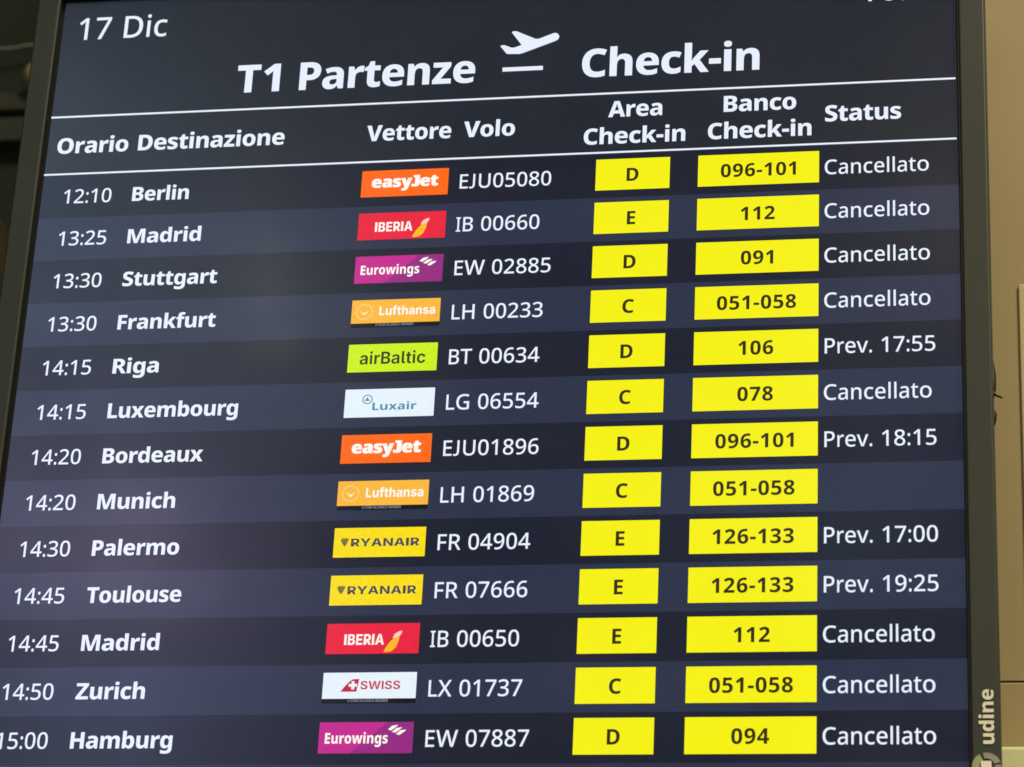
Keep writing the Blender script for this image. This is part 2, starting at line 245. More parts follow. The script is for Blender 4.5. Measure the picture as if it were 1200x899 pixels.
  'M': (952, '394,0 226,542 222,542 q224,522 q228,455 q231,378 231,340 231,0 82,0 82,714 308,714 475,188 479,188 644,714 870,714 870,0 715,0 715,344 q715,378 q717,453 q721,520 722,541 718,541 551,0'),
  'N': (816, '734,0 517,0 227,525 223,525 q225,502 q228,438 q231,370 231,341 231,0 82,0 82,714 298,714 587,195 591,195 q590,216 q586,278 q584,345 584,371 584,714 734,714'),
  'O': (793, '739,358 q739,275 q698,140 q615,42 q486,-10 396,-10 q308,-10 q178,42 q94,140 q53,275 53,359 q53,470 q127,635 q279,725 397,725 q516,725 q667,634 q739,469/230,358 q230,288 q264,186 q338,131 396,131 q456,131 q529,186 q562,288 562,358 q562,464 q487,586 397,586 q338,586 q264,531 q230,429'),
  'P': (625, '315,714 q452,714 q585,598 585,491 q585,443 q557,356 q493,287 q387,247 310,247 250,247 250,0 82,0 82,714/310,577 250,577 250,384 296,384 q332,384 q386,404 q417,450 417,486 q417,529 q365,577'),
  'R': (663, '307,714 q402,714 q527,667 q590,574 590,505 q590,459 q558,386 q501,332 464,313 669,0 478,0 321,269 250,269 250,0 82,0 82,714/303,585 250,585 250,397 303,397 q358,397 q420,443 420,497 q420,526 q396,565 q344,585'),
  'S': (570, '534,211 q534,151 q474,51 q353,-10 260,-10 q213,-10 q140,-1 q77,18 46,32 46,183 q98,157 q214,128 264,128 q299,128 q344,145 q366,176 366,196 q366,219 q339,250 q279,281 227,303 q172,327 q93,382 q52,462 52,522 q52,588 q117,678 q234,724 311,724 q378,724 q486,695 529,676 478,544 q434,564 q346,588 306,588 q276,588 q237,573 q218,546 218,528 q218,507 q245,475 q308,442 362,419 q417,396 q493,341 q534,267'),
  'T': (582, '375,0 207,0 207,575 21,575 21,714 561,714 561,575 375,575'),
  'V': (671, '671,714 432,0 238,0 0,714 187,714 299,328 q306,306 q320,245 q333,184 335,163 q338,184 q350,244 q364,305 371,327 485,714'),
  'Z': (601, '573,0 32,0 32,106 357,577 40,577 40,714 564,714 564,608 239,137 573,137'),
  'a': (608, '324,559 q427,559 q540,459 540,363 540,0 424,0 392,74 388,74 q365,45 q316,7 q252,-10 207,-10 q159,-10 q82,28 q38,105 38,164 q38,251 q162,337 283,342 374,345 374,359 q374,403 q333,439 297,439 q261,439 q182,416 143,398 95,510 q140,533 q255,559/322,248 q258,246 q207,207 207,172 q207,140 q243,109 273,109 q316,109 q375,161 375,206 375,251'),
  'b': (636, '236,585 q236,555 q233,499 230,478 236,478 q258,512 q330,559 388,559 q477,559 q590,414 590,276 q590,182 q538,54 q445,-10 383,-10 q324,-10 q258,32 236,57 226,57 199,0 71,0 71,760 236,760/332,428 q298,428 q255,398 q236,338 236,291 236,270 q236,197 q279,124 334,124 q377,124 q421,202 421,277 q421,352 q378,428'),
  'c': (524, '314,-10 q233,-10 q112,50 q45,175 45,272 q45,372 q119,499 q245,559 326,559 q375,559 q462,538 498,520 449,396 q417,409 q357,427 326,427 q291,427 q240,393 q214,325 214,273 q214,221 q241,155 q291,123 325,123 q367,123 q446,147 481,168 481,34 q449,14 q368,-10'),
  'd': (636, '247,-10 q158,-10 q45,134 45,274 q45,415 q160,559 253,559 q291,559 q347,538 q388,501 403,478 407,478 q404,497 q399,566 399,596 399,760 565,760 565,0 439,0 405,70 399,70 q385,48 q344,12 q286,-10/309,122 q365,122 q411,188 411,257 411,272 q411,346 q367,425 308,425 q265,425 q213,347 213,271 q213,195 q265,122'),
  'e': (605, '309,559 q387,559 q500,502 q561,391 561,309 561,231 213,231 q215,177 q283,111 346,111 q398,111 q482,131 527,152 527,30 q487,9 q396,-10 328,-10 q246,-10 q118,50 q45,175 45,271 q45,368 q112,495 q231,559/314,443 q273,443 q221,391 217,339 407,339 q407,369 q386,415 q345,443'),
  'f': (396, '386,424 264,424 264,0 98,0 98,424 20,424 20,505 101,548 101,562 q101,669 q190,765 286,765 q326,765 q392,752 425,741 389,630 q374,635 q338,642 317,642 q290,642 q264,607 264,569 264,549 386,549'),
  'g': (636, '251,559 q308,559 q382,515 406,480 410,480 424,549 565,549 565,-3 q565,-80 q504,-186 q380,-240 284,-240 q219,-240 q118,-225 74,-208 74,-68 q121,-88 q214,-110 277,-110 q338,-110 q400,-58 400,-11 400,2 q400,15 q403,53 405,70 400,70 q379,35 q305,-10 249,-10 q157,-10 q45,136 45,274 q45,411 q158,559/308,429 q277,429 q235,393 q214,323 214,271 q214,193 q262,119 311,119 q338,119 q377,136 q400,169 q412,219 412,254 412,276 q412,326 q392,395 q347,429'),
  'h': (657, '236,624 q236,573 q231,500 229,479 237,479 q255,508 q302,543 q360,559 393,559 q450,559 q538,517 q589,429 589,357 589,0 423,0 423,312 q423,370 q384,428 344,428 q303,428 q256,386 q236,308 236,251 236,0 71,0 71,760 236,760'),
  'i': (309, '237,549 237,0 71,0 71,549/155,766 q191,766 q244,734 244,689 q244,645 q191,611 155,611 q118,611 q66,645 66,689 q66,734 q118,766'),
  'j': (308, '45,-240 q21,-240 q-33,-233 -52,-228 -52,-98 q-36,-102 q-8,-107 9,-107 q34,-107 q71,-74 71,-24 71,549 236,549 236,-54 q236,-104 q199,-188 q115,-240/65,689 q65,734 q117,766 154,766 q190,766 q244,734 244,689 q244,645 q190,611 154,611 q117,611 q65,645'),
  'k': (628, '237,437 q237,407 q232,333 228,302 232,302 q239,313 q260,344 q283,376 292,387 427,549 613,549 415,315 626,0 436,0 299,211 237,162 237,0 71,0 71,760 237,760'),
  'l': (307, '236,0 71,0 71,760 236,760'),
  'm': (984, '724,559 q818,559 q916,464 916,357 916,0 750,0 750,312 q750,375 q712,428 673,428 q619,428 q576,344 576,267 576,0 410,0 410,312 q410,352 q394,403 q361,428 335,428 q297,428 q254,386 q236,308 236,251 236,0 71,0 71,549 197,549 221,480 226,480 q242,504 q288,539 q351,559 390,559 q451,559 q531,517 555,479 561,479 q587,518 q672,559'),
  'n': (657, '395,559 q483,559 q589,464 589,357 589,0 424,0 424,312 q424,370 q385,428 344,428 q281,428 q236,337 236,251 236,0 71,0 71,549 197,549 220,476 226,476 q244,502 q294,539 q357,559'),
  'o': (629, '583,276 q583,207 q546,101 q476,28 q376,-10 313,-10 q255,-10 q156,28 q85,101 q45,207 45,276 q45,367 q110,493 q232,559 316,559 q394,559 q514,493 q583,367/214,276 q214,225 q234,152 q279,115 315,115 q351,115 q395,152 q415,225 415,276 q415,327 q394,397 q350,434 314,434 q261,434 q214,353'),
  'p': (636, '388,559 q482,559 q590,414 590,276 q590,183 q537,55 q444,-10 383,-10 q344,-10 q288,10 q249,41 236,57 230,57 q232,39 q236,-7 236,-34 236,-240 71,-240 71,549 205,549 229,478 236,478 q251,500 q291,537 q349,559/330,428 q296,428 q255,397 q237,338 236,292 236,277 q236,227 q253,159 q295,124 331,124 q361,124 q402,158 q421,226 421,278 q421,355 q375,428'),
  'r': (455, '384,559 q400,559 q434,555 443,553 428,397 q417,399 q387,403 364,403 q343,403 q299,392 q260,364 q236,314 236,275 236,0 71,0 71,549 195,549 221,458 228,458 q244,486 q292,532 q352,559'),
  's': (508, '466,165 q466,113 q418,34 q317,-10 237,-10 q179,-10 q89,4 45,22 45,157 q93,135 q197,112 232,112 q272,112 q310,133 310,153 q310,167 q289,188 q237,213 188,232 q141,251 q77,295 q44,356 44,401 q44,479 q166,559 266,559 q319,559 q412,536 461,515 414,405 q375,422 q293,444 265,444 q235,444 q202,426 202,411 q202,398 q221,378 q273,356 320,336 q368,317 q434,274 q466,212'),
  't': (436, '319,122 q344,122 q386,132 407,139 407,17 q380,6 q314,-10 268,-10 q217,-10 q138,23 q93,103 93,176 93,424 24,424 24,493 107,547 152,663 259,663 259,549 400,549 400,424 259,424 259,186 q259,153 q291,122'),
  'u': (657, '587,549 587,0 460,0 439,69 430,69 q413,41 q359,6 q296,-10 262,-10 q205,-10 q118,32 q68,121 68,191 68,549 234,549 234,236 q234,180 q272,122 313,122 q355,122 q402,162 q421,241 421,298 421,549'),
  'v': (586, '209,0 0,549 173,549 272,225 q275,217 q282,189 q289,160 289,147 293,147 q294,160 q300,188 q308,215 311,224 412,549 586,549 376,0'),
  'w': (879, '471,257 q464,283 q452,346 q442,401 440,416 437,416 q435,401 q425,345 q411,280 404,251 338,0 162,0 12,549 176,549 228,319 q234,294 q245,231 q254,167 255,142 259,142 q260,160 q268,208 q277,257 q286,297 288,307 350,549 532,549 591,304 q595,284 q607,227 q619,167 621,143 624,143 q626,167 q635,232 q646,296 651,319 707,549 868,549 716,0 537,0'),
  'x': (605, '190,280 17,549 205,549 303,382 401,549 589,549 413,280 597,0 409,0 303,179 196,0 8,0'),
  'z': (498, '469,0 28,0 28,96 271,422 42,422 42,549 459,549 459,444 224,127 469,127'),
 },
 'black': {
  'J': (470, '120,714 440,714 440,230 q440,-14 190,-14 q90,-14 5,30 30,190 q95,150 150,150 q215,150 215,235 215,575 120,575'),
  'a': (623, '336,563 q441,563 q559,459 559,363 559,0 427,0 390,73 386,73 q363,44 q314,7 q250,-10 204,-10 q156,-10 q80,29 q36,108 36,169 q36,258 q159,344 276,349 368,352 368,360 q368,397 q332,428 301,428 q268,428 q188,405 147,387 92,513 q140,538 q261,563/325,245 q273,243 q230,210 230,180 q230,152 q260,125 285,125 q320,125 q369,169 369,204 369,247'),
  'e': (618, '315,563 q396,563 q513,507 q576,395 576,310 576,225 235,225 q237,182 q298,126 356,126 q408,126 q494,146 540,168 540,31 q500,10 q405,-10 333,-10 q249,-10 q118,49 q42,175 42,273 q42,373 q111,501 q234,563/322,433 q288,433 q243,391 239,345 403,345 q403,370 q384,409 q348,433'),
  's': (517, '477,170 q477,118 q430,36 q327,-10 243,-10 q184,-10 q91,3 43,21 43,174 q96,150 q204,129 235,129 q267,129 q297,143 297,157 q297,169 q277,187 q226,209 179,228 q133,247 q72,292 q42,355 42,400 q42,481 q167,563 270,563 q325,563 q421,539 473,516 421,393 q380,412 q296,434 271,434 q249,434 q224,422 224,411 q224,401 q241,385 q289,365 335,346 q383,327 q446,282 q477,219'),
  't': (460, '337,141 q363,141 q406,152 429,160 429,21 q398,8 q328,-10 274,-10 q220,-10 q139,24 q93,107 93,182 93,410 26,410 26,488 111,548 160,664 285,664 285,553 421,553 421,410 285,410 285,195 q285,168 q312,141'),
  'y': (610, '-1,553 200,553 294,236 q296,229 q300,209 q303,187 303,176 307,176 q309,196 q316,225 319,235 415,553 610,553 391,-35 q366,-102 q299,-194 q201,-240 128,-240 q102,-240 q64,-235 50,-232 50,-82 q61,-84 q92,-88 109,-88 q141,-88 q180,-62 q206,-21 215,3 217,8'),
 },
 'grotesk': {
  'A': (760, '23,0 269,728 485,728 737,0 555,0 447,331 q424,406 q380,578 357,674 393,674 q370,578 q329,405 307,331 204,0/184,160 184,286 576,286 576,160'),
  'B': (663, '60,0 60,728 357,728 q438,728 q546,680 q601,597 601,542 q601,500 q566,435 q506,394 467,385 467,378 q510,376 q584,333 q629,255 629,202 q629,144 q571,53 q459,0 378,0/223,133 342,133 q403,133 q460,180 460,219 q460,249 q432,293 q381,318 345,318 223,318/223,425 330,425 q361,425 q408,446 q435,485 435,513 q435,551 q381,596 333,596 223,596'),
  'E': (609, '60,0 60,728 558,728 558,594 223,594 223,433 532,433 532,302 223,302 223,134 558,134 558,0'),
  'I': (300, '55,0 55,727 245,727 245,0'),
  'L': (565, '60,0 60,728 223,728 223,134 531,134 531,0'),
  'N': (764, '60,0 60,728 241,728 454,383 q473,352 q510,284 q547,200 566,147 551,147 q547,187 q541,282 q537,371 537,402 537,728 704,728 704,0 523,0 328,314 q304,354 q264,427 q223,514 195,572 214,572 q217,520 q224,422 q227,341 227,315 227,0'),
  'R': (660, '60,0 60,728 353,728 q435,728 q553,669 q616,561 616,488 q616,414 q552,309 q432,254 348,254 157,254 157,384 320,384 q362,384 q419,407 q447,453 447,488 q447,523 q419,570 q362,594 320,594 223,594 223,0/462,0 285,332 460,332 642,0'),
  'Y': (744, '293,0 293,268 23,728 215,728 332,503 q350,470 q377,404 392,359 360,359 q374,404 q400,471 417,503 530,728 720,728 456,268 456,0'),
  'a': (585, '211,-10 q159,-10 q77,26 q31,98 31,152 q31,198 q63,259 q120,298 q194,318 235,321 q282,326 q339,335 q366,353 366,370 366,372 q366,393 q347,422 q312,437 287,437 q262,437 q223,422 q198,395 193,378 46,399 q59,446 q123,515 q223,553 288,553 q336,553 q422,530 q488,484 q526,416 526,369 526,0 375,0 375,76 370,76 q356,49 q311,11 q250,-10/259,99 q290,99 q339,124 q367,167 367,195 367,250 q360,246 q336,238 q308,232 q279,228 267,226 q241,223 q204,206 q184,178 184,158 q184,139 q203,112 q237,99'),
  'd': (635, '257,-8 q196,-8 q96,55 q37,180 37,272 q37,367 q98,492 q198,553 256,553 q301,553 q362,523 q401,476 411,453 415,453 415,728 576,728 576,0 417,0 417,88 411,88 q400,64 q361,20 q300,-8/310,118 q344,118 q393,157 q419,226 419,272 q419,320 q393,388 q345,426 310,426 q275,426 q227,387 q202,318 202,272 q202,227 q227,157 q275,118'),
  'e': (599, '310,-10 q225,-10 q103,58 q37,184 37,271 q37,355 q102,482 q222,553 303,553 q359,553 q454,517 q525,447 q564,344 564,275 564,233 97,233 97,329 486,329 411,305 q411,345 q387,403 q340,435 305,435 q269,435 q221,403 q195,347 195,310 195,241 q195,197 q225,137 q278,108 313,108 q337,108 q376,121 q404,148 412,167 556,142 q542,96 q476,27 q375,-10'),
  'f': (405, '375,546 375,425 10,425 10,546/103,0 103,580 q103,641 q150,722 q233,762 286,762 q321,762 q382,750 396,746 369,627 q360,630 q334,635 320,635 q289,635 q263,605 263,579 263,0'),
  'h': (630, '220,313 220,0 59,0 59,728 216,728 216,409 205,409 q226,475 q312,553 383,553 q440,553 q525,502 q572,410 572,347 572,0 411,0 411,317 q411,365 q362,420 318,420 q289,420 q244,394 q220,347'),
  'i': (278, '59,0 59,546 220,546 220,0/139,613 q104,613 q54,659 54,692 q54,725 q104,771 139,771 q174,771 q224,725 224,692 q224,659 q174,613'),
  'n': (630, '220,313 220,0 59,0 59,546 210,546 213,409 205,409 q226,475 q312,553 383,553 q440,553 q525,502 q571,410 571,347 571,0 411,0 411,317 q411,365 q362,420 318,420 q289,420 q244,394 q220,347'),
  'r': (415, '59,0 59,546 215,546 215,448 220,448 q235,501 q304,553 350,553 q361,553 q387,550 398,547 398,406 q387,410 q348,414 332,414 q300,414 q248,386 q220,336 220,303 220,0'),
  's': (568, '283,-10 q215,-10 q110,29 q44,102 34,153 184,178 q194,141 q245,104 289,104 q327,104 q371,132 371,154 q371,174 q338,199 303,206 208,225 q128,241 q48,319 48,381 q48,435 q107,512 q212,553 284,553 q351,553 q450,516 q510,450 520,404 377,380 q369,408 q323,440 287,440 q254,440 q209,413 209,391 q209,373 q237,346 274,339 376,319 q456,304 q535,231 535,172 q535,117 q470,35 q357,-10'),
  't': (376, '344,546 344,425 10,425 10,546/83,676 244,676 244,164 q244,141 q266,118 290,118 q299,118 q330,122 337,124 359,6 q332,-2 q280,-8 257,-8 q172,-8 q83,73 83,150'),
  'u': (630, '247,-7 q191,-7 q105,43 q59,136 59,199 59,546 220,546 220,229 q220,181 q269,126 313,126 q342,126 q386,151 q411,199 411,233 411,546 572,546 572,0 420,0 417,137 425,137 q404,70 q318,-7'),
 },
 'medium': {
  'B': (661, '67,0 67,728 354,728 q434,728 q540,679 q593,595 593,540 q593,497 q559,433 q500,393 463,384 463,377 q504,375 q576,332 q621,254 621,200 q621,143 q565,52 q454,0 372,0/213,120 344,120 q411,120 q472,172 472,213 q472,244 q442,293 q386,321 348,321 213,321/213,421 333,421 q365,421 q417,444 q447,488 447,518 q447,558 q389,609 336,609 213,609'),
  'I': (260, '55,0 55,727 205,727 205,0'),
  'S': (654, '332,-11 q245,-11 q117,43 q45,147 42,223 184,223 q187,186 q226,137 q290,112 330,112 q371,112 q432,136 q465,179 465,207 q465,233 q435,267 q379,292 339,301 258,322 q166,344 q62,440 62,519 q62,585 q133,683 q256,737 334,737 q414,737 q534,682 q601,585 602,522 461,522 q457,566 q389,615 333,615 q294,615 q239,593 q211,553 211,528 q211,501 q244,465 q298,442 329,435 395,419 q439,408 q518,374 q578,323 q612,253 612,207 q612,141 q545,43 q420,-11'),
  'W': (1034, '219,0 24,728 182,728 269,364 q279,319 q296,219 q312,118 320,71 295,71 q304,118 q321,219 q340,319 350,364 441,728 593,728 683,364 q694,319 q713,219 q730,118 739,71 713,71 q721,118 q737,219 q755,319 765,364 851,728 1010,728 814,0 648,0 550,378 q534,439 q512,581 499,657 535,657 q520,583 q501,443 484,378 386,0'),
  'a': (579, '216,-11 q164,-11 q81,26 q34,99 34,153 q34,199 q68,260 q126,297 q200,316 240,320 q288,325 q346,333 q373,351 373,369 373,371 q373,395 q353,429 q314,447 286,447 q257,447 q214,429 q187,400 181,382 50,405 q64,453 q130,518 q226,553 286,553 q329,553 q411,532 q477,488 q516,418 516,367 516,0 380,0 380,76 376,76 q363,51 q319,12 q257,-11/255,90 q291,90 q344,119 q374,166 374,195 374,255 q368,251 q341,243 q308,236 q276,232 264,230 q236,226 q194,209 q171,179 171,157 q171,135 q193,105 q231,90'),
  'c': (587, '306,-11 q224,-11 q105,60 q40,187 40,271 q40,355 q105,482 q224,553 306,553 q354,553 q435,528 q498,481 q539,415 547,373 415,348 q410,369 q391,403 q364,427 q329,440 307,440 q267,440 q213,397 q186,321 186,271 q186,222 q213,146 q267,102 307,102 q329,102 q365,115 q393,140 q411,176 416,198 548,173 q541,130 q499,62 q436,14 q354,-11'),
  'i': (269, '63,0 63,546 206,546 206,0/135,618 q102,618 q56,662 56,692 q56,723 q102,766 135,766 q167,766 q214,723 214,692 q214,662 q167,618'),
  'l': (307, '223,-3 q141,-3 q63,68 63,140 63,728 206,728 206,161 q206,134 q224,109 247,109 q259,109 q271,111 276,113 299,8 q288,4 q248,-3'),
  'r': (405, '63,0 63,546 201,546 201,452 207,452 q222,501 q293,553 340,553 q351,553 q377,551 387,549 387,421 q377,424 q341,428 324,428 q290,428 q236,399 q206,347 206,313 206,0'),
  't': (364, '331,546 331,437 10,437 10,546/85,676 228,676 228,159 q228,132 q252,106 279,106 q287,106 q317,111 325,113 346,5 q322,-2 q275,-8 253,-8 q172,-8 q85,72 85,146'),
 },
}

def contours(font, ch, n=5):
    adv, txt = FONTS[font][ch]
    out = []
    for c in (txt.split('/') if txt else []):
        pts = []
        for t in c.split():
            on = t[0] != 'q'
            x, y = (t if on else t[1:]).split(',')
            pts.append((float(x), float(y), on))
        full = []
        for i, p in enumerate(pts):                      # implied on-curve points
            q = pts[(i + 1) % len(pts)]
            full.append(p)
            if not p[2] and not q[2]:
                full.append(((p[0] + q[0]) / 2, (p[1] + q[1]) / 2, True))
        while not full[0][2]:
            full = full[1:] + full[:1]
        poly = []
        for i, p in enumerate(full):
            if p[2]:
                poly.append((p[0], p[1]))
            else:
                a = full[i - 1]; b = full[(i + 1) % len(full)]
                for k in range(1, n):
                    t = k / n
                    poly.append(((1-t)**2*a[0] + 2*t*(1-t)*p[0] + t*t*b[0], (1-t)**2*a[1] + 2*t*(1-t)*p[1] + t*t*b[1]))
        out.append(poly)
    return adv, out

def letters(s, font, em, x=0.0, y=0.0, width=None, centre=None, track=0.0, squeeze=1.0):
    """outlines of a line of text; em in rows; y is the baseline (up positive); width fits the ink width"""
    pen = 0.0; polys = []
    for ch in s:
        adv, cs = contours(font, ch)
        polys.append([[(pen + px, py) for px, py in c] for c in cs])
        pen += adv + track
    xs = [p[0] for g in polys for c in g for p in c]
    x0, x1 = min(xs), max(xs)
    k = em / 1000.0
    kx = k * squeeze if width is None else width / (x1 - x0)
    ox = x - (x0 * kx if width is not None else 0.0)
    if centre is not None:
        ox = centre - kx * (x0 + x1) / 2
    return [[[(ox + px * kx, y + py * k) for px, py in c] for c in g] for g in polys]

# ------------------------------------------------------------------ mesh helpers
def inside(p, c):
    r = False
    for i in range(len(c)):
        (x0, y0), (x1, y1) = c[i - 1], c[i]
        if (y0 > p[1]) != (y1 > p[1]) and p[0] < x0 + (p[1] - y0) * (x1 - x0) / (y1 - y0): r = not r
    return r

class Flat:
    """flat marks lying on the screen: local x to the right, y up, in rows; depth towards the viewer in metres"""
    def __init__(self): self.v = []; self.f = []; self.mi = []; self.mats = []
    def slot(self, m):
        if m not in self.mats: self.mats.append(m)
        return self.mats.index(m)
    def poly(self, pts, mat, d):
        n = len(self.v); self.v += [(p[0] * S, -d, p[1] * S) for p in pts]
        a = sum(pts[i - 1][0] * pts[i][1] - pts[i][0] * pts[i - 1][1] for i in range(len(pts)))
        idx = list(range(n, n + len(pts)))
        self.f.append(tuple(idx if a > 0 else idx[::-1])); self.mi.append(self.slot(mat))
    def rect(self, x0, x1, y0, y1, mat, d): self.poly([(x0, y0), (x1, y0), (x1, y1), (x0, y1)], mat, d)
    def fill(self, polys, mat, d):
        cu = bpy.data.curves.new('outline', 'CURVE'); cu.dimensions = '2D'; cu.fill_mode = 'FRONT'
        for c in polys:
            sp = cu.splines.new('POLY'); sp.points.add(len(c) - 1); sp.use_cyclic_u = True
            for q, p in zip(sp.points, c): q.co = (p[0], p[1], 0, 1)
        o = bpy.data.objects.new('outline', cu)
        me = o.to_mesh(); n = len(self.v)
        self.v += [(v.co.x * S, -d, v.co.y * S) for v in me.vertices]
        for p in me.polygons:
            idx = [n + i for i in p.vertices]
            self.f.append(tuple(idx if p.normal.z > 0 else idx[::-1])); self.mi.append(self.slot(mat))
        o.to_mesh_clear(); bpy.data.objects.remove(o); bpy.data.curves.remove(cu)
    def text(self, glyphs, mat, d):
        for g in glyphs:                       # overlapping strokes of one letter are filled one by one
            area = [sum(c[i-1][0]*c[i][1] - c[i][0]*c[i-1][1] for i in range(len(c))) for c in g]
            outs = [c for c, a in zip(g, area) if a < 0]; holes = [c for c, a in zip(g, area) if a > 0]
            if len(outs) < 2:
                if g: self.fill(g, mat, d)
                continue
            for k, o in enumerate(outs):
                self.fill([o] + [h for h in holes if inside(h[0], o)], mat, d + 0.00003 * k)
    def build(self, name, parent=None, at=(0, 0)):
        """at = (u, v) on the board, v downwards"""
        me = bpy.data.meshes.new(name); me.from_pydata(self.v, [], self.f)
        for m in self.mats: me.materials.append(M[m])
        me.polygons.foreach_set('material_index', self.mi); me.update()
        return link(name, me, parent, (at[0] * S, 0, Z0 - at[1] * S))

def link(name, me, parent, loc):
    o = bpy.data.objects.new(name, me); col.objects.link(o)
    place(o, parent, loc)
    return o
WORLD = {}
def place(o, parent, loc):
    WORLD[o] = Vector(loc)
    if parent is not None:
        o.parent = parent; o.location = Vector(loc) - WORLD[parent]
    else:
        o.location = loc

class Solid:
    def __init__(self): self.v = []; self.f = []; self.s = []
    def box(self, x0, x1, y0, y1, z0, z1):
        n = len(self.v)
        self.v += [(x0,y0,z0),(x1,y0,z0),(x1,y1,z0),(x0,y1,z0),(x0,y0,z1),(x1,y0,z1),(x1,y1,z1),(x0,y1,z1)]
        for q in ((0,3,2,1),(4,5,6,7),(0,1,5,4),(1,2,6,5),(2,3,7,6),(3,0,4,7)):
            self.f.append(tuple(n + i for i in q)); self.s.append(False)
    def ring(self, o, i, y0, y1):
        """rectangular ring; o and i = (x0, x1, z0, z1), front at y0"""
        n = len(self.v)
        for (x0, x1, z0, z1), y in ((o, y0), (i, y0), (o, y1), (i, y1)):
            self.v += [(x0,y,z0),(x1,y,z0),(x1,y,z1),(x0,y,z1)]
        for k in range(4):
            l = (k + 1) % 4
            for q in ((k,l,4+l,4+k), (8+l,8+k,12+k,12+l), (l,k,8+k,8+l), (4+k,4+l,12+l,12+k)):
                self.f.append(tuple(n + j for j in q)); self.s.append(False)
    def tube(self, pts, r, seg=10):
        pts = [Vector(p) for p in pts]; n = len(self.v)
        for i, p in enumerate(pts):
            t = (pts[min(i + 1, len(pts) - 1)] - pts[max(i - 1, 0)]).normalized()
            a = t.cross(Vector((0.3, 1, 0.2))).normalized(); b = t.cross(a)
            rr = r[i] if isinstance(r, (list, tuple)) else r
            for k in range(seg):
                th = 2 * math.pi * k / seg
                self.v.append(tuple(p + rr * (math.cos(th) * a + math.sin(th) * b)))
        for i in range(len(pts) - 1):
            for k in range(seg):
                l = (k + 1) % seg
                self.f.append((n+i*seg+k, n+i*seg+l, n+(i+1)*seg+l, n+(i+1)*seg+k)); self.s.append(True)
        self.f.append(tuple(n + k for k in range(seg))[::-1]); self.s.append(False)
        e = n + (len(pts) - 1) * seg
        self.f.append(tuple(e + k for k in range(seg))); self.s.append(False)
    def ball(self, c, r, sx=1, sy=1, sz=1, nu=16, nv=10):
        n = len(self.v)
        for j in range(nv + 1):
            ph = math.pi * j / nv
            for k in range(nu):
                th = 2 * math.pi * k / nu
                self.v.append((c[0]+r*sx*math.sin(ph)*math.cos(th), c[1]+r*sy*math.sin(ph)*math.sin(th), c[2]+r*sz*math.cos(ph)))
        for j in range(nv):
            for k in range(nu):
                l = (k + 1) % nu
                self.f.append((n+j*nu+k, n+(j+1)*nu+k, n+(j+1)*nu+l, n+j*nu+l)); self.s.append(True)
    def build(self, name, mat, parent=None, org=(0, 0, 0), bevel=0.0):
        me = bpy.data.meshes.new(name)
        me.from_pydata([(x-org[0], y-org[1], z-org[2]) for x, y, z in self.v], [], self.f)
        me.polygons.foreach_set('use_smooth', self.s); me.materials.append(M[mat]); me.update()
        me.validate()
        o = link(name, me, parent, org)
        if bevel:
            b = o.modifiers.new('bevel', 'BEVEL'); b.width = bevel; b.segments = 3; b.limit_method = 'ANGLE'
        return o

def tag(o, label=None, cat=None, group=None):
    if label: o['label'] = label
    if cat: o['category'] = cat
    if group: o['group'] = group
    return o
def thing(name, label, cat, loc, group=None):
    o = bpy.data.objects.new(name, None); col.objects.link(o); o.empty_display_size = 0.1
    place(o, None, loc)
    return tag(o, label, cat, group)

# ------------------------------------------------------------------ the surroundings
# tan clad column the board hangs on
cl = thing('column', 'tan clad column behind the right side of the board, with a horizontal joint', 'column', (0.35, 0.5, 0))
core = Solid(); core.box(-0.12, 0.98, 0.275, 0.80, 0, 5.2); core.build('column_core', 'rim', cl, (0.35, 0.5, 0))
JZ = Z0 - 0.3245
up = Solid(); up.box(-0.14, 1.0, 0.25, 0.274, JZ + 0.0005, 5.2); up.build('cladding_panel', 'tan', cl, (0.35, 0.26, JZ), 0.0008)
lo = Solid(); lo.box(-0.14, 1.0, 0.25, 0.274, 0, JZ - 0.0005); lo.build('cladding_panel', 'tan', cl, (0.35, 0.26, 0), 0.0012)

st = Solid(); st.box(0.2272, 0.56, 0.2472, 0.25, Z0 - 0.28, Z0 + 0.006)
tag(st.build('wall_panel', 'pale', None, (0.39, 0.235, Z0 - 0.28), 0.003),
    'narrow pale strip of a panel on the tan column at the right photo edge', 'panel')
lg = Solid(); lg.box(0.14, 0.75, 0.215, 0.25, Z0 - 0.47, Z0 - 0.3855)
tag(lg.build('ledge', 'ledge', None, (0.45, 0.23, Z0 - 0.47), 0.003),
    'pale cream ledge on the tan column at the bottom right corner', 'ledge')

# dark upper hall on the left
hw = Solid(); hw.box(-4.5, -0.3, 1.25, 1.40, 0, 6.0)
tag(hw.build('wall', 'hall', None, (-2.4, 1.3, 0)), 'dark olive hall wall seen left of the board', 'wall')
d1 = Solid(); d1.box(-3.5, -0.5, 1.225, 1.25, Z0 + 0.782, Z0 + 0.809)
tag(d1.build('duct', 'duct', None, (-2, 1.21, Z0 + 0.78), 0.004), 'thin olive duct across the dark wall, just under the sand coloured fitting', 'duct', 'ducts on the dark wall')
d2 = Solid(); d2.box(-3.5, -0.5, 1.225, 1.25, Z0 + 0.737, Z0 + 0.773)
tag(d2.build('duct', 'duct', None, (-2, 1.21, Z0 + 0.73), 0.004), 'taller olive duct across the dark wall, lower of the two', 'duct', 'ducts on the dark wall')
pp = Solid(); pp.tube([(-3.5, 1.23, Z0 + 0.872), (-1.04, 1.23, Z0 + 0.877), (-1.025, 1.23, Z0 + 0.880), (-0.5, 1.23, Z0 + 0.883)], 0.0017)
pp.box(-1.5, -1.49, 1.22, 1.25, Z0 + 0.87, Z0 + 0.88); pp.box(-0.75, -0.74, 1.22, 1.25, Z0 + 0.877, Z0 + 0.887)
